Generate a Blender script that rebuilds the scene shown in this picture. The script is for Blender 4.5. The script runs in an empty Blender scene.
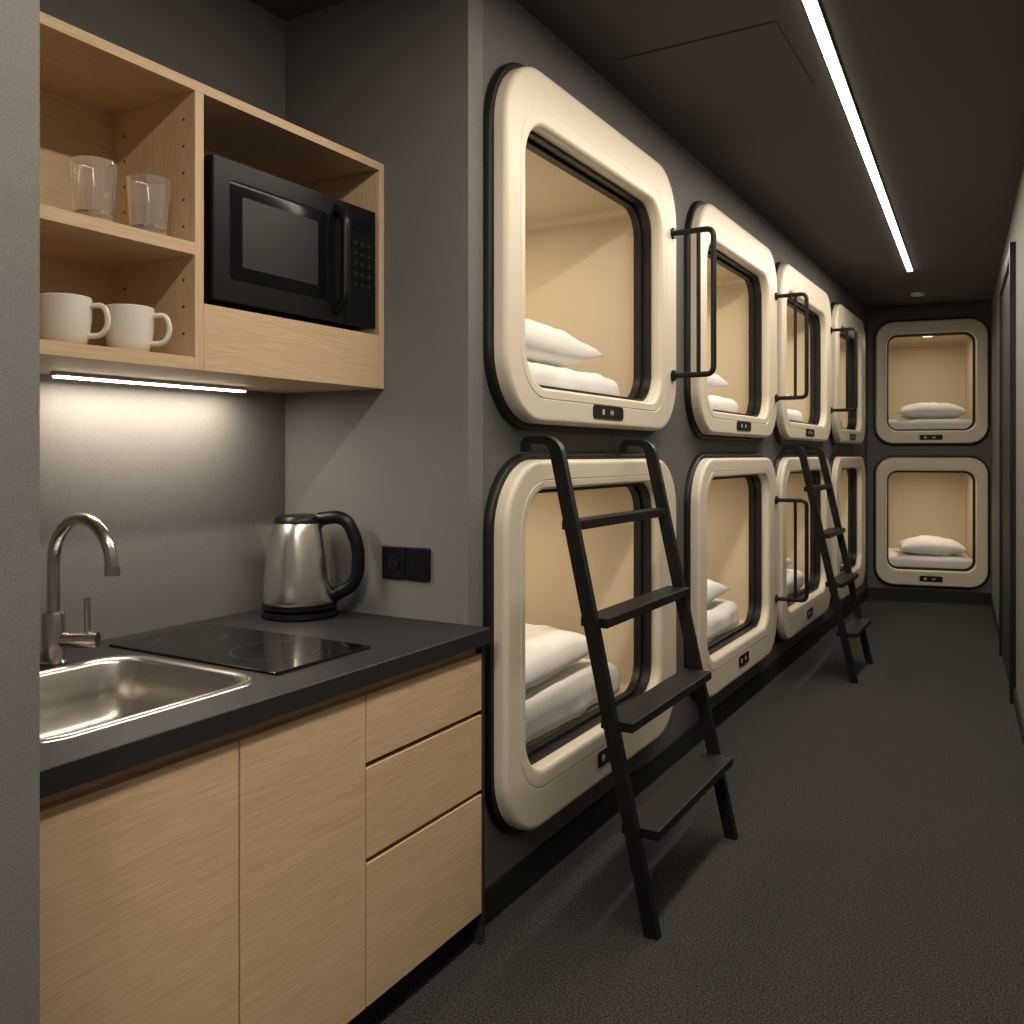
import bpy, bmesh, math, random
from mathutils import Vector, Matrix, noise
random.seed(3)
scene=bpy.context.scene
COL=scene.collection
try:
    scene.view_settings.view_transform='Standard'
except Exception: pass

# ---------------------------------------------------------------- materials
def newmat(name):
    m=bpy.data.materials.new(name); m.use_nodes=True
    nt=m.node_tree; b=nt.nodes['Principled BSDF']
    return m,nt,b
def simple(name,col,rough=.5,metal=0,spec=.5,bump=0,bscale=80,var=0,coat=0,dist=.002):
    m,nt,b=newmat(name)
    b.inputs['Base Color'].default_value=(*col,1)
    b.inputs['Roughness'].default_value=rough
    b.inputs['Metallic'].default_value=metal
    b.inputs['Specular IOR Level'].default_value=spec
    b.inputs['Coat Weight'].default_value=coat
    tc=nt.nodes.new('ShaderNodeTexCoord')
    n=nt.nodes.new('ShaderNodeTexNoise'); n.inputs['Scale'].default_value=bscale; n.inputs['Detail'].default_value=5
    nt.links.new(tc.outputs['Object'],n.inputs['Vector'])
    if var:
        r=nt.nodes.new('ShaderNodeValToRGB')
        r.color_ramp.elements[0].position=.3; r.color_ramp.elements[1].position=.7
        r.color_ramp.elements[0].color=(*[c*(1-var) for c in col],1)
        r.color_ramp.elements[1].color=(*[c*(1+var) for c in col],1)
        nt.links.new(n.outputs['Fac'],r.inputs[0]); nt.links.new(r.outputs[0],b.inputs['Base Color'])
    if bump:
        bp=nt.nodes.new('ShaderNodeBump'); bp.inputs['Strength'].default_value=bump; bp.inputs['Distance'].default_value=dist
        nt.links.new(n.outputs['Fac'],bp.inputs['Height']); nt.links.new(bp.outputs[0],b.inputs['Normal'])
    return m
def wood(name,scale,c0=(.55,.385,.225),c1=(.70,.52,.335)):
    m,nt,b=newmat(name)
    tc=nt.nodes.new('ShaderNodeTexCoord')
    mp=nt.nodes.new('ShaderNodeMapping'); mp.inputs['Scale'].default_value=scale
    nt.links.new(tc.outputs['Object'],mp.inputs['Vector'])
    n=nt.nodes.new('ShaderNodeTexNoise'); n.inputs['Scale'].default_value=1; n.inputs['Detail'].default_value=6; n.inputs['Roughness'].default_value=.6; n.inputs['Distortion'].default_value=.25
    nt.links.new(mp.outputs[0],n.inputs['Vector'])
    mp2=nt.nodes.new('ShaderNodeMapping'); mp2.inputs['Scale'].default_value=tuple(s*5 for s in scale)
    nt.links.new(tc.outputs['Object'],mp2.inputs['Vector'])
    n2=nt.nodes.new('ShaderNodeTexNoise'); n2.inputs['Scale'].default_value=1; n2.inputs['Detail'].default_value=3
    nt.links.new(mp2.outputs[0],n2.inputs['Vector'])
    mx=nt.nodes.new('ShaderNodeMath'); mx.operation='MULTIPLY_ADD'; mx.inputs[1].default_value=.68
    m2=nt.nodes.new('ShaderNodeMath'); m2.operation='MULTIPLY'; m2.inputs[1].default_value=.32
    nt.links.new(n.outputs['Fac'],m2.inputs[0]); nt.links.new(n2.outputs['Fac'],mx.inputs[0]); nt.links.new(m2.outputs[0],mx.inputs[2])
    r=nt.nodes.new('ShaderNodeValToRGB'); r.color_ramp.elements[0].position=.32; r.color_ramp.elements[1].position=.66
    r.color_ramp.elements[0].color=(*c0,1); r.color_ramp.elements[1].color=(*c1,1)
    nt.links.new(mx.outputs[0],r.inputs[0]); nt.links.new(r.outputs[0],b.inputs['Base Color'])
    b.inputs['Roughness'].default_value=.5; b.inputs['Specular IOR Level'].default_value=.35
    bp=nt.nodes.new('ShaderNodeBump'); bp.inputs['Strength'].default_value=.1; bp.inputs['Distance'].default_value=.001
    nt.links.new(mx.outputs[0],bp.inputs['Height']); nt.links.new(bp.outputs[0],b.inputs['Normal'])
    return m
def emis(name,col,s):
    m,nt,b=newmat(name)
    b.inputs['Base Color'].default_value=(*col,1)
    b.inputs['Emission Color'].default_value=(*col,1); b.inputs['Emission Strength'].default_value=s
    return m
M={}
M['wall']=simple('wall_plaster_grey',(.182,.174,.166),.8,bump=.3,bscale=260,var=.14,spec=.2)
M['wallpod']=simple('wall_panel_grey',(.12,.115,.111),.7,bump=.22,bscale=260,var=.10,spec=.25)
M['ceil']=simple('ceiling_paint_dark',(.094,.089,.085),.8,bump=.1,bscale=200,var=.06,spec=.2)
M['black']=simple('black_rubber',(.007,.007,.007),.45,spec=.35)
M['blackmetal']=simple('black_powder_coat',(.006,.006,.0065),.45,spec=.3,bump=.1,bscale=500)
M['base']=simple('black_baseboard',(.008,.008,.008),.6)
M['cream']=simple('cream_plastic',(.70,.635,.515),.4,spec=.4,bump=.02,bscale=300)
M['creamin']=simple('cream_interior',(.62,.53,.385),.55,spec=.3)
M['white']=simple('white_linen',(.87,.85,.82),.85,spec=.15,bump=.5,bscale=22)
M['counter']=simple('black_laminate',(.022,.0215,.0215),.5,spec=.3,bump=.1,bscale=400,var=.2)
M['glassblack']=simple('black_glass',(.004,.004,.005),.05,spec=.6)
M['mwglass']=simple('microwave_window_glass',(.005,.005,.006),.22,spec=.22)
M['mwbody']=simple('microwave_black',(.005,.005,.006),.35,spec=.28)
M['steel']=simple('brushed_steel',(.88,.85,.81),.22,metal=1,bump=.03,bscale=200)
M['steeldk']=simple('faucet_steel',(.56,.53,.49),.22,metal=1)
M['steelsink']=simple('sink_steel',(.68,.65,.60),.27,metal=1)
M['ceramic']=simple('white_ceramic',(.78,.75,.70),.25,spec=.5)
M['grey']=simple('icon_print',(.5,.48,.45),.6)
M['ring']=simple('cooktop_print',(.07,.07,.07),.3)
M['keys']=simple('keypad_print',(.014,.014,.014),.4)
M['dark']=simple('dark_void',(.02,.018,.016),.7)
M['woody']=wood('oak_grain_long',(62,2.6,62))
M['woodz']=wood('oak_grain_upright',(54,54,2.4))
M['led']=emis('led_diffuser',(1,.89,.72),9)
M['ledpod']=emis('pod_lamp_diffuser',(1,.84,.62),1.6)
m,nt,b=newmat('carpet_dark'); M['floor']=m
tc=nt.nodes.new('ShaderNodeTexCoord')
n=nt.nodes.new('ShaderNodeTexNoise'); n.inputs['Scale'].default_value=190; n.inputs['Detail'].default_value=3; n.inputs['Roughness'].default_value=.75
nt.links.new(tc.outputs['Object'],n.inputs['Vector'])
r=nt.nodes.new('ShaderNodeValToRGB'); r.color_ramp.elements[0].position=.42; r.color_ramp.elements[1].position=.66
r.color_ramp.elements[0].color=(.013,.0127,.012,1); r.color_ramp.elements[1].color=(.10,.095,.088,1)
nt.links.new(n.outputs['Fac'],r.inputs[0]); nt.links.new(r.outputs[0],b.inputs['Base Color'])
b.inputs['Roughness'].default_value=.9; b.inputs['Specular IOR Level'].default_value=.1
bp=nt.nodes.new('ShaderNodeBump'); bp.inputs['Strength'].default_value=.8; bp.inputs['Distance'].default_value=.004
nt.links.new(n.outputs['Fac'],bp.inputs['Height']); nt.links.new(bp.outputs[0],b.inputs['Normal'])
m,nt,b=newmat('clear_glass'); M['glass']=m
b.inputs['Base Color'].default_value=(1,1,1,1); b.inputs['Roughness'].default_value=.02
b.inputs['Transmission Weight'].default_value=.93; b.inputs['IOR'].default_value=1.62; b.inputs['Coat Weight'].default_value=1; b.inputs['Specular IOR Level'].default_value=.8

# ---------------------------------------------------------------- helpers
def empty(name,loc=(0,0,0),rz=0):
    e=bpy.data.objects.new(name,None); e.empty_display_size=.1
    e.location=loc; e.rotation_euler=(0,0,rz); COL.objects.link(e); return e
def finish(name,verts,faces,mats,fm=None,parent=None,smooth=40,recalc=True,world=True,wn=False):
    me=bpy.data.meshes.new(name); me.from_pydata([tuple(v) for v in verts],[],faces)
    for mt in mats: me.materials.append(M[mt])
    if fm: 
        for p,i in zip(me.polygons,fm): p.material_index=i
    if recalc:
        bm=bmesh.new(); bm.from_mesh(me); bmesh.ops.recalc_face_normals(bm,faces=bm.faces); bm.to_mesh(me); bm.free()
    if smooth:
        for p in me.polygons: p.use_smooth=True
        me.set_sharp_from_angle(angle=math.radians(smooth))
    o=bpy.data.objects.new(name,me); COL.objects.link(o)
    if wn:
        w=o.modifiers.new('weighted','WEIGHTED_NORMAL'); w.keep_sharp=True; w.weight=90
    if parent:
        o.parent=parent
        if world:
            o.matrix_parent_inverse=(Matrix.Translation(parent.location)@Matrix.Rotation(parent.rotation_euler[2],4,'Z')).inverted()
    return o
def box(name,x0,x1,y0,y1,z0,z1,mat,bevel=0,parent=None,world=True):
    bm=bmesh.new(); bmesh.ops.create_cube(bm,size=1)
    for v in bm.verts:
        v.co=Vector(((x0+x1)/2+v.co.x*(x1-x0),(y0+y1)/2+v.co.y*(y1-y0),(z0+z1)/2+v.co.z*(z1-z0)))
    if bevel:
        bmesh.ops.bevel(bm,geom=bm.edges[:],offset=bevel,segments=2,profile=.5,affect='EDGES')
    vs=[v.co.copy() for v in bm.verts]; bm.verts.index_update()
    fs=[[v.index for v in f.verts] for f in bm.faces]; bm.free()
    return finish(name,vs,fs,[mat],parent=parent,world=world,smooth=35 if bevel else 0,wn=bool(bevel))
def boxes(name,lst,mat,parent=None,world=True):
    vs=[];fs=[]
    for (x0,x1,y0,y1,z0,z1) in lst:
        k=len(vs)
        vs+= [(x,y,z) for x in(x0,x1) for y in(y0,y1) for z in(z0,z1)]
        fs+=[[k+a for a in f] for f in([0,1,3,2],[4,6,7,5],[0,4,5,1],[2,3,7,6],[0,2,6,4],[1,5,7,3])]
    return finish(name,vs,fs,[mat],parent=parent,world=world,smooth=0)
def prism(name,poly,z0,z1,mat,parent=None):
    n=len(poly); vs=[(x,y,z0) for x,y in poly]+[(x,y,z1) for x,y in poly]
    fs=[list(range(n))[::-1],list(range(n,2*n))]+[[i,(i+1)%n,n+(i+1)%n,n+i] for i in range(n)]
    return finish(name,vs,fs,[mat],parent=parent,smooth=0)
def rr(a0,a1,b0,b1,r,n=10):
    r=max(r,.0005); out=[]
    for (ca,cb,s) in((a1-r,b1-r,0),(a0+r,b1-r,90),(a0+r,b0+r,180),(a1-r,b0+r,270)):
        for i in range(n+1):
            t=math.radians(s+90*i/n); out.append((ca+r*math.cos(t),cb+r*math.sin(t)))
    return out
def loft(name,loops,mats,segm,cap0=None,cap1=None,closed=False,parent=None,world=True,smooth=40,wn=False):
    n=len(loops[0]); vs=[v for L in loops for v in L]; fs=[];fm=[]
    K=len(loops)
    for k in range(K if closed else K-1):
        k2=(k+1)%K
        for i in range(n):
            j=(i+1)%n
            fs.append([k*n+i,k*n+j,k2*n+j,k2*n+i]); fm.append(segm[k] if segm else 0)
    if cap0 is not None: fs.append(list(range(n))[::-1]); fm.append(cap0)
    if cap1 is not None: fs.append([(K-1)*n+i for i in range(n)]); fm.append(cap1)
    return finish(name,vs,fs,mats,fm,parent=parent,world=world,smooth=smooth,wn=wn)
def lathe(name,prof,c,mat,seg=40,parent=None,smooth=40,world=True):
    vs=[];fs=[]
    n=len(prof)
    for i in range(seg):
        a=2*math.pi*i/seg
        for r,z in prof: vs.append((c[0]+r*math.cos(a),c[1]+r*math.sin(a),c[2]+z))
    for i in range(seg):
        j=(i+1)%seg
        for k in range(n-1): fs.append([i*n+k,j*n+k,j*n+k+1,i*n+k+1])
    o=finish(name,vs,fs,[mat],parent=parent,smooth=smooth,world=world)
    bm=bmesh.new(); bm.from_mesh(o.data); bmesh.ops.remove_doubles(bm,verts=bm.verts,dist=1e-5)
    bmesh.ops.recalc_face_normals(bm,faces=bm.faces); bm.to_mesh(o.data); bm.free()
    return o
def tube(name,pts,r,mat,seg=14,parent=None,world=True,radii=None,flat=None):
    P=[Vector(p) for p in pts]; vs=[];fs=[]
    T=[]
    for i in range(len(P)):
        a=P[max(i-1,0)];b=P[min(i+1,len(P)-1)]; T.append((b-a).normalized())
    up=Vector((0,0,1)) if abs(T[0].z)<.9 else Vector((0,1,0))
    nrm=(up-T[0]*up.dot(T[0])).normalized()
    for i,p in enumerate(P):
        nrm=(nrm-T[i]*nrm.dot(T[i])).normalized(); bn=T[i].cross(nrm)
        R=radii[i] if radii else r
        for k in range(seg):
            a=2*math.pi*k/seg
            f=flat if flat else (1,1)
            vs.append(p+nrm*math.cos(a)*R*f[0]+bn*math.sin(a)*R*f[1])
    for i in range(len(P)-1):
        for k in range(seg):
            j=(k+1)%seg; fs.append([i*seg+k,i*seg+j,(i+1)*seg+j,(i+1)*seg+k])
    fs.append(list(range(seg))[::-1]); fs.append([(len(P)-1)*seg+k for k in range(seg)])
    return finish(name,vs,fs,[mat],parent=parent,world=world,smooth=50)
def fillet(pts,r,n=6):
    P=[Vector(p) for p in pts]; out=[P[0]]
    for i in range(1,len(P)-1):
        a=(P[i-1]-P[i]); b=(P[i+1]-P[i]); ra=min(r,a.length*.49,b.length*.49)
        s=P[i]+a.normalized()*ra; e=P[i]+b.normalized()*ra
        for k in range(n+1):
            t=k/n; out.append(s*(1-t)**2+P[i]*2*t*(1-t)+e*t*t)
    out.append(P[-1]); return out
def roundbox(name,x0,x1,y0,y1,z0,z1,r,mat,amp=0,freq=4,seed=0,parent=None,world=True,cuts=26):
    bm=bmesh.new(); bmesh.ops.create_cube(bm,size=1); bmesh.ops.subdivide_edges(bm,edges=bm.edges[:],cuts=cuts,use_grid_fill=True)
    rz=min(r,(z1-z0)/2)
    for v in bm.verts:
        p=Vector(((x0+x1)/2+v.co.x*(x1-x0),(y0+y1)/2+v.co.y*(y1-y0),(z0+z1)/2+v.co.z*(z1-z0)))
        q=Vector((min(max(p.x,x0+r),x1-r),min(max(p.y,y0+r),y1-r),min(max(p.z,z0+rz),z1-rz)))
        d=p-q
        if d.length>1e-6:
            m=max(abs(d.x)/r,abs(d.y)/r,abs(d.z)/rz); dn=d.normalized()
            p=q+Vector((dn.x*r,dn.y*r,dn.z*rz))*min(1,m)
        if amp:
            nn=noise.noise_vector(p*freq+Vector((seed*7.3,seed,0)))*amp+noise.noise_vector(p*freq*3+Vector((seed,0,4)))*amp*.35
            if p.z<z0+.01: nn.z=max(nn.z,0)
            p=p+nn
        v.co=p
    bm.verts.index_update(); vs=[v.co.copy() for v in bm.verts]; fs=[[v.index for v in f.verts] for f in bm.faces]; bm.free()
    return finish(name,vs,fs,[mat],parent=parent,world=world,smooth=80)
def pillow(name,c,sx,sy,h,rz=0,seed=0,parent=None,world=True,mat='white'):
    N=36; vs=[];fs=[]
    for side in(1,-1):
        for i in range(N+1):
            for j in range(N+1):
                u=-1+2*i/N; w=-1+2*j/N
                t=((1-abs(u)**2.4)*(1-abs(w)**2.4)); t=max(t,0)**.45
                x=u*sx/2*(1-.06*(1-w*w)*abs(u)**3); y=w*sy/2*(1-.05*(1-u*u)*abs(w)**3)
                z=side*h/2*t
                if side<0: z*=.7
                q=Vector((x*6,y*6,seed*3.1))
                z+=noise.noise(q)*.016*t+noise.noise(q*2.6)*.009*t
                z+=-side*.006*t*abs(math.sin((u*3+w*2+seed)*2.2))
                xx=x*math.cos(rz)-y*math.sin(rz); yy=x*math.sin(rz)+y*math.cos(rz)
                vs.append((c[0]+xx,c[1]+yy,c[2]+z))
    m=(N+1)**2
    for s in(0,1):
        for i in range(N):
            for j in range(N):
                a=s*m+i*(N+1)+j; fs.append([a,a+1,a+N+2,a+N+1])
    o=finish(name,vs,fs,[mat],parent=parent,world=world,smooth=80)
    bm=bmesh.new(); bm.from_mesh(o.data); bmesh.ops.remove_doubles(bm,verts=bm.verts,dist=.0006); bmesh.ops.recalc_face_normals(bm,faces=bm.faces); bm.to_mesh(o.data); bm.free()
    return o
def area(name,loc,sx,sy,power,col,rot=(0,0,0),parent=None,spread=None):
    L=bpy.data.lights.new(name,'AREA'); L.shape='RECTANGLE'; L.size=sx; L.size_y=sy; L.energy=power; L.color=col
    if spread: L.spread=spread
    o=bpy.data.objects.new(name,L); o.location=loc; o.rotation_euler=rot; COL.objects.link(o)
    if parent:
        o.parent=parent
    return o

# ---------------------------------------------------------------- room
H=2.82; PX=-1.41
def rx(y): return .302-.069*y
EA=Vector((PX,9.25)); EB=Vector((-.35,9.45)); Y0=-2.5
box('floor',-2.4,.8,Y0-.1,9.8,-.1,0,'floor')
box('ceiling',-2.4,.8,Y0-.1,9.8,H,H+.1,'ceil')
prism('wall_right',[(rx(Y0),Y0),(rx(9.5),9.5),(rx(9.5)+.1,9.5),(rx(Y0)+.1,Y0)],0,H,'wall')
ang=math.atan2(EB.y-EA.y,EB.x-EA.x)
box('wall_back',-2.4,.8,Y0-.1,Y0,0,H,'wall')
box('wall_kitchen_back',-2.23,-2.13,.68,2.15,0,H,'wall')
box('wall_kitchen_side',-2.23,PX,2.15,2.23,0,H,'wall')
box('wall_nib',-2.23,-1.235,Y0,.76,0,H,'wall')

pods=[(2.25,3.70),(4.00,5.45),(5.57,7.12),(7.32,8.70)]
ROWS={'lo':(.215,1.375,.395,1.28),'up':(1.49,2.605,1.605,2.43)}
ys=[2.23]
for a,b_ in pods: ys+=[a+.06,b_-.11]
ys.append(9.3)
lst=[]
for i in range(len(ys)-1):
    if i%2==0: lst.append((PX-.08,PX,ys[i],ys[i+1],0,H))
    else:
        for (za,zb) in((0,.33),(1.30,1.58),(2.51,H)): lst.append((PX-.08,PX,ys[i],ys[i+1],za,zb))
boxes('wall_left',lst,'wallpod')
box('baseboard_left',PX,PX+.012,2.16,9.2,0,.10,'base')
prism('baseboard_right',[(rx(Y0)-.012,Y0),(rx(9.4)-.012,9.4),(rx(9.4),9.4),(rx(Y0),Y0)],0,.09,'base')

erz=ang-math.pi/2
EC=(EA+EB)/2; EL=(EB-EA).length
endE={'lo':(.145,1.365,.29,1.24),'up':(1.50,2.67,1.62,2.55)}
ew=empty('wall_end',(EC.x,EC.y,0),erz)
hw=.485; off=.018
hi=hw-.07
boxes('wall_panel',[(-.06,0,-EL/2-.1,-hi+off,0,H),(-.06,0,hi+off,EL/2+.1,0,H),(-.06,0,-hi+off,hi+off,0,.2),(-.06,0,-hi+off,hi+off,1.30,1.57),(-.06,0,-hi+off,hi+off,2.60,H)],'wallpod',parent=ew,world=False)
boxes('trim_black_surround',[(0,.012,-EL/2,EL/2,.0,.10)],'base',parent=ew,world=False)

# ---------------------------------------------------------------- pods
def pod(loc,rz,y0,y1,z0,z1,oz0,oz1,bl,br,depth,end=False,seed=0,labelw=.26,ro=.22,ri=.13):
    e=empty('sleeping_pod',(loc[0],loc[1],z0),rz)
    Z=-z0
    def lp(dy,x,t=0,extra=0):
        a0=y0+dy+bl*t+extra; a1=y1-dy-br*t-extra
        b0=z0+dy+(oz0-z0)*t+extra; b1=z1-dy-(z1-oz1)*t-extra
        rad=(ro-dy)*(1-t)+ri*t-extra
        return [(x,a,b+Z) for a,b in rr(a0,a1,b0,b1,rad)]
    L=[];S=[]
    def add(l,m): L.append(l); S.append(m)
    add(lp(-.020,0),0); add(lp(-.020,.016),0); add(lp(-.014,.024),0); add(lp(0,.026),0)
    add(lp(0,.026),1); add(lp(.0,.052),1); add(lp(.002,.061),1); add(lp(.008,.067),1); add(lp(.014,.069),1)
    add(lp(.016,.069,.04),1)
    add(lp(0,.069,.66),1); add(lp(0,.067,.675),1); add(lp(0,.067,.695),1); add(lp(0,.069,.71),1)
    add(lp(0,.068,.90),1); add(lp(0,.065,.955),1); add(lp(0,.058,.985),1); add(lp(0,.050,1),1); add(lp(0,.022,1,.002),1)
    add(lp(0,.022,1,.002),0); add(lp(0,.022,1,.013),0); add(lp(0,.002,1,.013),0); add(lp(0,.002,1,.005),0)
    add(lp(0,-.02,1,.005),0); add(lp(0,-.02,1,.018),0); add(lp(0,-.052,1,.018),0); add(lp(0,-.052,1,-.0),0)
    loft('frame',L,['black','cream'],S[:-1],parent=e,world=False,wn=True)
    i0=y0+bl-.03; i1=y1-br+.03; f=oz0-.012; c=oz1+.012
    cl=[]
    cl.append([(-.052,a,b+Z) for a,b in rr(y0+bl,y1-br,oz0,oz1,ri)])
    cl.append([(-.0525,a,b+Z) for a,b in rr(i0,i1,f,c,.03)])
    cl.append([(-depth+.02,a,b+Z) for a,b in rr(i0,i1,f,c,.03)])
    cl.append([(-depth,a,b+Z) for a,b in rr(i0+.02,i1-.02,f+.02,c-.02,.02)])
    loft('cabin',cl,['creamin'],[0,0,0],cap1=0,parent=e,world=False,wn=True)
    lz=(z0+oz0)/2-.003+Z; cy=(y0+y1)/2
    lh=min((oz0-z0)*.40,.055)
    loft('label_plate',[[(.060,a,b) for a,b in rr(cy-labelw/2,cy+labelw/2,lz-lh/2,lz+lh/2,.012)],
                        [(.073,a,b) for a,b in rr(cy-labelw/2,cy+labelw/2,lz-lh/2,lz+lh/2,.012)]],['black'],[0],cap1=0,parent=e,world=False)
    s=lh*.2
    boxes('label_icons',[(.073,.0738,cy-.05-s,cy-.05+s,lz-s,lz+s),(.073,.0738,cy+.012,cy+.018,lz-s,lz+s),(.073,.0738,cy+.030,cy+.036,lz-s,lz+s),(.073,.0738,cy+.018,cy+.030,lz-.003,lz+.003)],'grey',parent=e,world=False)
    mf=f+Z+.001
    if not end:
        mh=.125 if z0>1 else .15
        roundbox('mattress',-min(depth-.03,1.9),-.075,i0+.012,i1-.11,mf,mf+mh,.055,'white',amp=.014,freq=5,seed=seed,parent=e,world=False)
        pillow('pillow',(-.36,i0+.02+.50,mf+mh+.078),.54,.92,.22,rz=.05,seed=seed,parent=e,world=False)
    else:
        roundbox('mattress',-(depth-.03),-.085,i0+.02,i1-.02,mf,mf+.13,.055,'white',amp=.006,freq=6,seed=seed,parent=e,world=False)
        pillow('pillow',(-.33,.03+off,mf+.13+.066),.44,.60,.21,rz=.03,seed=seed,parent=e,world=False)
    cyl=(i0+i1)/2; lxp=-.60 if not end else -.24
    box('cabin_lamp',lxp-.04,lxp+.04,cyl-.04,cyl+.04,c+Z-.012,c+Z-.001,'ledpod',parent=e,world=False)
    area('cabin_light',(lxp,cyl,c+Z-.02),.35,.3,POD_W if not end else POD_W*.72,(1,.85,.645),parent=e)
    return e
POD_W=4.5
k=0
for (a,b_) in pods:
    cy=(a+b_)/2
    for row in('up','lo'):
        z0,z1,oz0,oz1=ROWS[row]; k+=1
        pod((PX,cy),0,a-cy,b_-cy,z0,z1,oz0,oz1,.125,.18,1.0,seed=k,labelw=.26 if row=='up' else .18)
for row in('up','lo'):
    z0,z1,oz0,oz1=endE[row]; k+=1
    pod((EC.x,EC.y),erz,-hw+off,hw+off,z0,z1,oz0,oz1,.10,.10,.95,end=True,seed=k,labelw=.2,ro=.16,ri=.1)

# ---------------------------------------------------------------- grab handles
def handle(y,z0,z1):
    e=empty('grab_handle',(PX+.09,y,(z0+z1)/2))
    xo=-1.16; xi=PX+.070
    pts=fillet([(xi,y,z1),(xo,y,z1),(xo,y,z0),(xi,y,z0)],.035)
    tube('outer_bar',pts,.012,'blackmetal',parent=e)
    tube('inner_bar',[(-1.225,y,z0),(-1.225,y,z1)],.009,'blackmetal',parent=e)
    for z in(z0,z1):
        tube('mount_plate',[(xi+.0,y,z),(xi+.010,y,z)],.024,'blackmetal',parent=e)
for y in(3.64,5.40,7.08): handle(y,1.73,2.34)
handle(5.40,.53,1.12)

# ---------------------------------------------------------------- ladders
def ladder(ya,yb):
    e=empty('bunk_ladder',(-.95,(ya+yb)/2,0))
    raw=fillet([(-.95,0,0),(-1.268,0,1.436),(-1.372,0,1.436),(-1.372,0,1.400)],.045)
    hw_=.021; ty=.014
    for s,y in(('stile_near',ya),('stile_far',yb)):
        vs=[];fs=[]
        for i,p in enumerate(raw):
            a=raw[max(i-1,0)];c=raw[min(i+1,len(raw)-1)]
            t=(c-a).normalized(); n=Vector((-t.z,0,t.x))
            w=hw_ if i<2 else hw_+(.012-hw_)*min(1,(i-1)/6)
            nn=n if i else Vector((-1,0,0))
            for (d,yy) in((-w,-ty),(-w,ty),(w,ty),(w,-ty)):
                vs.append((p.x+nn.x*d,y+yy,p.z+nn.z*d))
        for i in range(len(raw)-1):
            for k2 in range(4):
                j=(k2+1)%4; fs.append([i*4+k2,i*4+j,i*4+4+j,i*4+4+k2])
        fs.append([3,2,1,0]); m_=4*(len(raw)-1); fs.append([m_,m_+1,m_+2,m_+3])
        finish(s,vs,fs,['blackmetal'],parent=e,smooth=30)
    for i,(z,dp) in enumerate(((.30,.118),(.60,.105),(.90,.09),(1.19,.06))):
        xs=-.95-.318*z/1.432
        box('tread_%d'%(i+1),xs-.04,xs-.04+dp,ya+ty,yb-ty,z-.03,z,'blackmetal',bevel=.004,parent=e)
ladder(2.42,3.19); ladder(5.74,6.32)

# ---------------------------------------------------------------- ceiling items
lx0,ly0,lx1,ly1=-.83,7.47,-.37,-2.0
Ln=math.hypot(lx1-lx0,ly1-ly0)
e=empty('led_ceiling_strip',((lx0+lx1)/2,(ly0+ly1)/2,H),math.atan((lx1-lx0)/(ly0-ly1)))
box('housing',-.022,.022,-Ln/2,Ln/2,-.010,-.0005,'base',parent=e,world=False)
box('diffuser',-.019,.019,-Ln/2+.005,Ln/2-.005,-.016,-.010,'led',parent=e,world=False)
area('strip_light',(0,0,-.019),.034,Ln,126,(1,.885,.735),parent=e)
e=empty('added_fill_panel',(-.35,-1.1,H))  # unseen fill fixture added behind the camera to brighten cabinets and nib wall
box('housing',-.65,-.05,-1.4,-.8,H-.03,H-.0005,'base',parent=e)
box('diffuser',-.63,-.07,-1.38,-.82,H-.034,H-.03,'ledpod',parent=e)
L=area('added_fill_light',(-.35,-1.1,H-.037),.54,.54,35,(1,.91,.79)); L.parent=e; L.matrix_parent_inverse=Matrix.Translation(e.location).inverted()
e=empty('ceiling_access_panel',(-1.02,3.25,H))
box('seam',-1.31,-.735,2.965,3.535,H-.002,H-.0002,'dark',parent=e)
box('panel',-1.307,-.738,2.968,3.532,H-.004,H-.002,'ceil',parent=e)
e=empty('ceiling_spotlight',(-.89,8.6,H))
lathe('rim',[(0,-.012),(.035,-.012),(.038,-.02),(.055,-.02),(.06,-.012),(.06,-.0005),(0,-.0005)],(-.89,8.6,H),'ceramic',parent=e)
e=empty('door_1',(rx(6.4),6.4,0),math.atan(.069))
box('frame_left',-.03,.0,-.70,-.62,0,2.58,'black',parent=e,world=False)
box('frame_right',-.03,.0,.62,.70,0,2.58,'black',parent=e,world=False)
box('frame_top',-.03,.0,-.62,.62,2.50,2.58,'black',parent=e,world=False)
box('leaf',-.012,.0,-.62,.62,.005,2.50,'base',parent=e,world=False)

# ---------------------------------------------------------------- kitchen base
KY0=.765; KY1=2.147
e=empty('kitchen_base_cabinet',(-1.7,1.45,0))
box('side_panel_far',-2.125,-1.352,2.13,KY1,.0,.855,'dark',parent=e)
box('side_panel_near',-2.125,-1.37,KY0,KY0+.018,.095,.855,'woodz',parent=e)
box('bottom_panel',-2.125,-1.372,KY0+.018,2.13,.095,.113,'woody',parent=e)
box('top_rail',-1.40,-1.372,KY0+.018,2.13,.79,.854,'woody',parent=e)
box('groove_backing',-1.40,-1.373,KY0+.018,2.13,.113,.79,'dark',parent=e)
box('plinth',-1.42,-1.40,KY0,KY1,0,.094,'base',parent=e)
def front(nm,y0,y1,z0,z1): box(nm,-1.371,-1.350,y0,y1,z0,z1,'woody',bevel=.0015,parent=e)
front('door_panel_1',KY0+.004,1.237,.095,.828)
front('door_panel_2',1.242,1.622,.095,.828)
front('drawer_front_1',1.627,2.128,.668,.828)
front('drawer_front_2',1.627,2.128,.443,.655)
front('drawer_front_3',1.627,2.128,.095,.430)
SX0,SX1,SY0,SY1=-1.925,-1.45,.87,1.40
lo=lambda z,a0,a1,b0,b1,r:[(a,b,z) for a,b in rr(a0,a1,b0,b1,r)]
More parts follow.
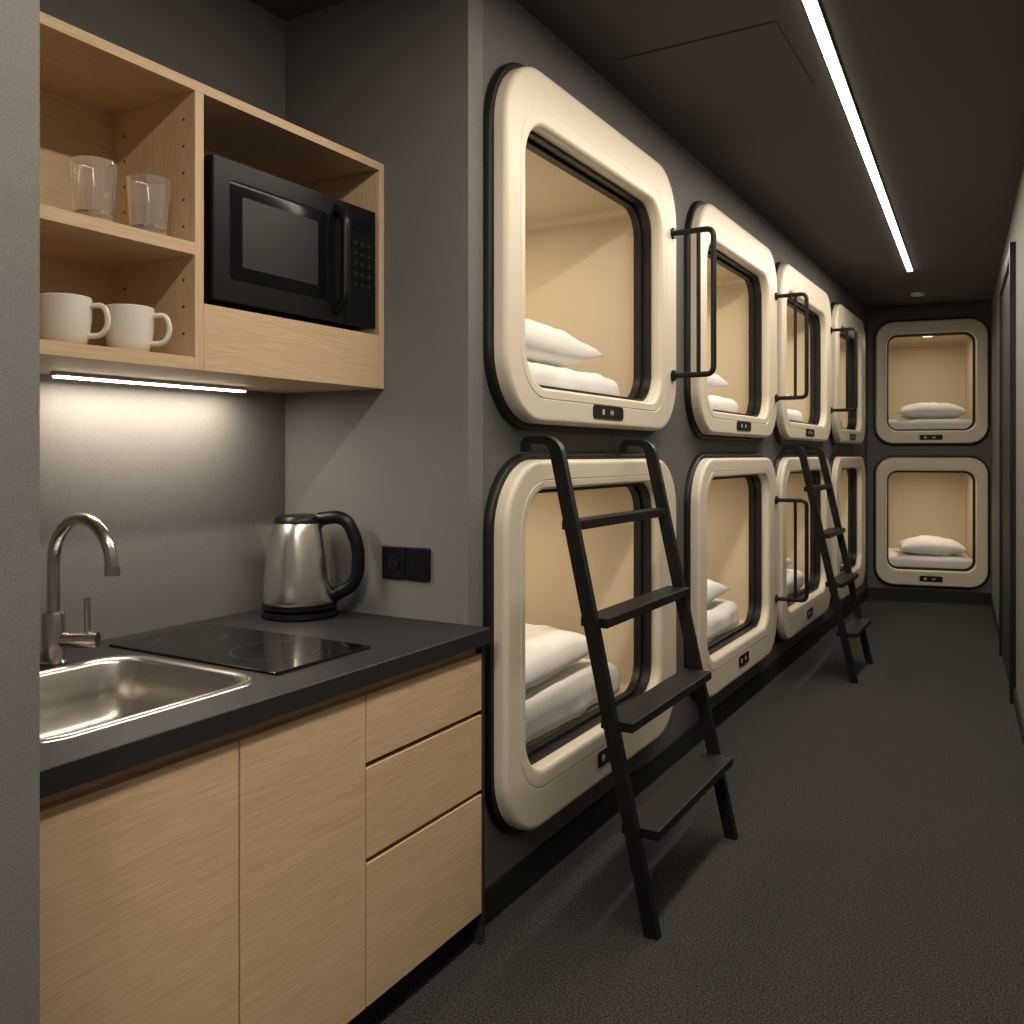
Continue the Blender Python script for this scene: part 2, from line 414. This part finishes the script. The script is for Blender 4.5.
loft('kitchen_countertop',[lo(.9,SX0+.012,SX1-.012,SY0+.012,SY1-.012,.07),lo(.9,-2.127,-1.334,KY0,KY1,.002),lo(.898,-2.127,-1.332,KY0,KY1,.002),
     lo(.856,-2.127,-1.332,KY0,KY1,.002),lo(.856,SX0+.012,SX1-.012,SY0+.012,SY1-.012,.07)],['counter'],None,closed=True,smooth=30)
e=empty('kitchen_sink',((SX0+SX1)/2,(SY0+SY1)/2,.9))
def sl(d,z,r=.085): return lo(z,SX0+d,SX1-d,SY0+d,SY1-d,r)
loft('basin',[sl(-.012,.9003,.095),sl(-.009,.9045,.092),sl(.004,.905,.085),sl(.010,.902,.08),sl(.016,.893,.078),sl(.022,.83,.075),sl(.03,.775,.07),sl(.055,.752,.06),sl(.09,.748,.05),sl(.19,.745,.02)],['steelsink'],None,cap1=0,parent=e,smooth=60)
lathe('drain',[(0,.006),(.02,.006),(.03,.003),(.04,.005),(.042,.0)],((SX0+SX1)/2,(SY0+SY1)/2,.746),'steel',parent=e)
fx,fy=-1.985,1.255
e=empty('kitchen_faucet',(fx,fy,.9))
lathe('body',[(0,0.0005),(.030,.0005),(.030,.006),(.025,.010),(.025,.115),(.022,.122),(.0,.122)],(fx,fy,.9),'steeldk',parent=e)
pts=[(fx,fy,1.0),(fx,fy,1.13)]
R=.108; cxx=fx+R
for i in range(1,19):
    a=math.pi-math.radians(10*i)
    pts.append((cxx+R*math.cos(a),fy+.0*i/18,1.138+R*math.sin(a)*.98))
pts.append((cxx+R+.001,fy,1.128))
tube('spout',pts,.0145,'steeldk',seg=20,parent=e)
tube('spout_tip',[(cxx+R+.001,fy,1.142),(cxx+R+.001,fy,1.122)],.017,'steeldk',seg=20,parent=e)
tube('valve',[(fx+.005,fy+.005,.955),(fx+.07,fy+.05,.955)],.019,'steeldk',seg=20,parent=e)
tube('valve_cap',[(fx+.07,fy+.05,.955),(fx+.082,fy+.058,.955)],.0185,'steeldk',seg=20,parent=e)
tube('lever',[(fx+.062,fy+.045,.965),(fx+.060,fy+.045,1.055)],.0075,'steeldk',seg=12,parent=e)
e=empty('induction_cooktop',(-1.77,1.61,.9))
loft('glass_plate',[lo(.9004,-2.045,-1.45,1.438,1.765,.008),lo(.905,-2.045,-1.45,1.438,1.765,.008),lo(.907,-2.042,-1.453,1.441,1.762,.006)],['glassblack'],None,cap0=0,cap1=0,parent=e,smooth=30)
for i,(x,r_) in enumerate(((-1.92,.085),(-1.62,.105))):
    lathe('burner_ring_%d'%(i+1),[(r_,0),(r_+.002,0),(r_+.002,.0004),(r_,.0004),(r_,0)],(x,1.60,.9071),'ring',seg=60,parent=e)
kx,ky=-1.935,2.015
e=empty('electric_kettle',(kx,ky,.9))
lathe('power_base',[(0,.0005),(.110,.0005),(.114,.006),(.112,.018),(.10,.024),(0,.024)],(kx,ky,.9),'mwbody',parent=e)
lathe('body',[(0,.026),(.104,.026),(.108,.034),(.109,.06),(.107,.11),(.100,.18),(.088,.25),(.080,.275),(.076,.284),(0,.284)],(kx,ky,.9),'steel',seg=56,parent=e)
lathe('body_band',[(.1075,.026),(.111,.028),(.111,.044),(.1085,.046)],(kx,ky,.9),'mwbody',seg=56,parent=e)
lathe('lid',[(.076,.282),(.076,.294),(.068,.304),(.04,.309),(.0,.310)],(kx,ky,.9),'mwbody',parent=e)
hd=Vector((.93,.36,0)).normalized(); C=Vector((kx,ky,.9))
hp=fillet([C+hd*.06+Vector((0,0,.295)),C+hd*.145+Vector((0,0,.306)),C+hd*.190+Vector((0,0,.21)),C+hd*.180+Vector((0,0,.10)),C+hd*.103+Vector((0,0,.062))],.07,8)
tube('handle',hp,.0175,'mwbody',seg=14,parent=e,flat=(1.15,1.05))
sd=Vector((-.86,-.51,0)).normalized(); sn=Vector((-sd.y,sd.x,0))
def SP(r,s,z): return C+sd*r+sn*s+Vector((0,0,z))
vs=[SP(.060,-.042,.279),SP(.060,.042,.279),SP(.134,.009,.276),SP(.134,-.009,.276),SP(.088,-.035,.18),SP(.088,.035,.18),SP(.104,0.006,.195),SP(.104,-.006,.195)]
finish('spout',vs,[[0,1,2,3],[4,7,6,5],[1,5,6,2],[0,3,7,4],[3,2,6,7],[0,4,5,1]],['steel'],parent=e,smooth=50)

for i,x in enumerate((-1.675,-1.585)):
    e=empty('wall_socket' if i==0 else 'wall_switch',(x,2.15,1.065))
    def ly(y,a0,a1,b0,b1,r): return [(a,y,b) for a,b in rr(a0,a1,b0,b1,r)]
    loft('plate',[ly(2.1495,x-.0435,x+.0435,1.016,1.114,.006),ly(2.141,x-.0435,x+.0435,1.016,1.114,.006),ly(2.139,x-.041,x+.041,1.0185,1.1115,.005),
                  ly(2.139,x-.030,x+.030,1.030,1.100,.004),ly(2.1405,x-.029,x+.029,1.031,1.099,.004)],['mwbody'],None,cap1=0,parent=e,smooth=30)
    if i==0:
        tube('socket_ring',[(x,2.1405,1.065),(x,2.1375,1.065)],.024,'glassblack',seg=32,parent=e)
        boxes('pin_holes',[(x-.011,x-.008,2.137,2.1374,1.063,1.067),(x+.008,x+.011,2.137,2.1374,1.063,1.067)],'ring',parent=e)

# ---------------------------------------------------------------- wall cabinet
CX=-1.715; CB=-2.02; CZ0=1.592; CZ1=2.278; CY0=.765; CY1=2.147
e=empty('wall_cabinet',(-1.9,1.45,CZ0))
T=.024
box('top_panel',-2.127,CX,CY0,CY1,CZ1-T,CZ1,'woody',bevel=.001,parent=e)
box('side_panel_far',-2.127,CX,CY1-T,CY1,CZ0,CZ1-T,'woodz',bevel=.001,parent=e)
box('side_panel_near',-2.127,CX,CY0,CY0+T,CZ0,CZ1-T,'woodz',bevel=.001,parent=e)
box('divider',CB,CX,1.437,1.463,CZ0+.0,CZ1-T,'woodz',bevel=.001,parent=e)
box('bottom_panel',-2.127,CX-.0,CY0+T,1.437,CZ0,CZ0+.03,'woody',bevel=.001,parent=e)
box('bottom_panel_far',-2.127,CX-.022,1.463,CY1-T,CZ0,CZ0+.03,'woody',bevel=.001,parent=e)
box('shelf',CB,CX,CY0+T,1.437,1.864,1.893,'woody',bevel=.001,parent=e)
box('back_panel',CB-.01,CB,CY0+T,1.437,CZ0+.03,CZ1-T,'woody',parent=e)
box('back_panel_far',CB-.01,CB,1.463,CY1-T,CZ0+.03,CZ1-T,'woody',parent=e)
box('microwave_shelf',CB,CX-.022,1.463,CY1-T,1.735,1.753,'woody',parent=e)
box('front_flap',CX-.021,CX,1.464,CY1-T-.001,CZ0,1.753,'woody',bevel=.001,parent=e)
hl=[]
for z in [1.68+.064*i for i in range(9)]:
    if abs(z-1.88)<.03: continue
    for x in(-1.755,-1.975): hl.append((x-.003,x+.003,1.4362,1.4369,z-.003,z+.003))
boxes('shelf_pin_holes',hl,'dark',parent=e)
e=empty('under_cabinet_light',(-2.04,1.6,CZ0))
box('housing',-2.055,-2.025,1.29,1.89,CZ0-.010,CZ0-.0008,'grey',parent=e)
box('diffuser',-2.052,-2.028,1.295,1.885,CZ0-.015,CZ0-.010,'led',parent=e)
L=area('bar_light',(-2.04,1.59,CZ0-.018),.022,.59,4.8,(1,.88,.72)); L.parent=e; L.matrix_parent_inverse=Matrix.Translation(e.location).inverted()

# microwave
mx=-1.700; my0,my1,mz0,mz1=1.478,2.090,1.766,2.116
e=empty('microwave_oven',(-1.85,1.79,mz0))
box('body',CB+.01,mx-.022,my0,my1,mz0,mz1,'mwbody',bevel=.006,parent=e)
box('door',mx-.022,mx,my0,my0+.475,mz0,mz1,'mwbody',bevel=.005,parent=e)
def lx(x,a0,a1,b0,b1,r): return [(x,a,b) for a,b in rr(a0,a1,b0,b1,r)]
loft('window',[lx(mx,my0+.05,my0+.40,mz0+.055,mz1-.05,.012),lx(mx+.0015,my0+.052,my0+.398,mz0+.057,mz1-.052,.012)],['mwglass'],None,cap1=0,parent=e)
loft('window_mesh',[lx(mx+.0016,my0+.09,my0+.36,mz0+.09,mz1-.085,.006),lx(mx+.002,my0+.09,my0+.36,mz0+.09,mz1-.085,.006)],['keys'],None,cap1=0,parent=e)
box('control_panel',mx-.022,mx-.001,my0+.478,my1,mz0,mz1,'mwbody',bevel=.004,parent=e)
box('display',mx-.001,mx+.0005,my0+.505,my1-.025,mz1-.075,mz1-.04,'mwglass',parent=e)
kb=[]
for i in range(5):
    for j in range(3):
        y=my0+.508+j*.031; z=mz1-.105-i*.03; kb.append((mx-.001,mx+.0008,y,y+.017,z-.010,z))
boxes('keypad',kb,'keys',parent=e)
tube('door_handle',fillet([(mx-.002,my0+.437,mz0+.03),(mx+.034,my0+.437,mz0+.06),(mx+.034,my0+.437,mz1-.06),(mx-.002,my0+.437,mz1-.03)],.05),.014,'mwbody',parent=e)
boxes('feet',[(x,x+.03,y,y+.03,1.7535,mz0) for x in(-1.98,-1.77) for y in(my0+.03,my1-.06)],'black',parent=e)

for (x,y) in((-1.765,1.208),(-1.765,1.347)):
    lathe('drinking_glass',[(0,.0006),(.037,.0006),(.0395,.003),(.0478,.129),(.0478,.132),(.0462,.1338),(.0445,.1325),(.0435,.127),(.0362,.022),(.031,.017),(0,.016)],(x,y,1.893),'glass',seg=48)
for (x,y) in((-1.795,1.160),(-1.795,1.318)):
    e=empty('coffee_mug',(x,y,CZ0+.03))
    lathe('cup',[(0,.001),(.034,.001),(.042,.006),(.049,.025),(.053,.06),(.054,.105),(.052,.107),(.050,.104),(.048,.06),(.044,.028),(.036,.012),(0,.010)],(x,y,CZ0+.03),'ceramic',seg=48,parent=e)
    C=Vector((x,y,CZ0+.03)); d=Vector((.80,.60,0)).normalized()
    hp=fillet([C+d*.048+Vector((0,0,.088)),C+d*.082+Vector((0,0,.092)),C+d*.092+Vector((0,0,.055)),C+d*.078+Vector((0,0,.025)),C+d*.046+Vector((0,0,.024))],.03,6)
    tube('handle',hp,.006,'ceramic',seg=12,parent=e)

# ---------------------------------------------------------------- world & camera
w=bpy.data.worlds.new('World'); scene.world=w; w.use_nodes=True
w.node_tree.nodes['Background'].inputs[0].default_value=(.5,.45,.4,1); w.node_tree.nodes['Background'].inputs[1].default_value=.05
cd=bpy.data.cameras.new('camera'); cd.sensor_width=36; cd.lens=890/1024*36; cd.shift_y=-57/1024; cd.clip_start=.02
co=bpy.data.objects.new('camera',cd); COL.objects.link(co)
co.location=(0,0,1.39); co.rotation_euler=(math.pi/2,0,math.atan(523/890)); scene.camera=co
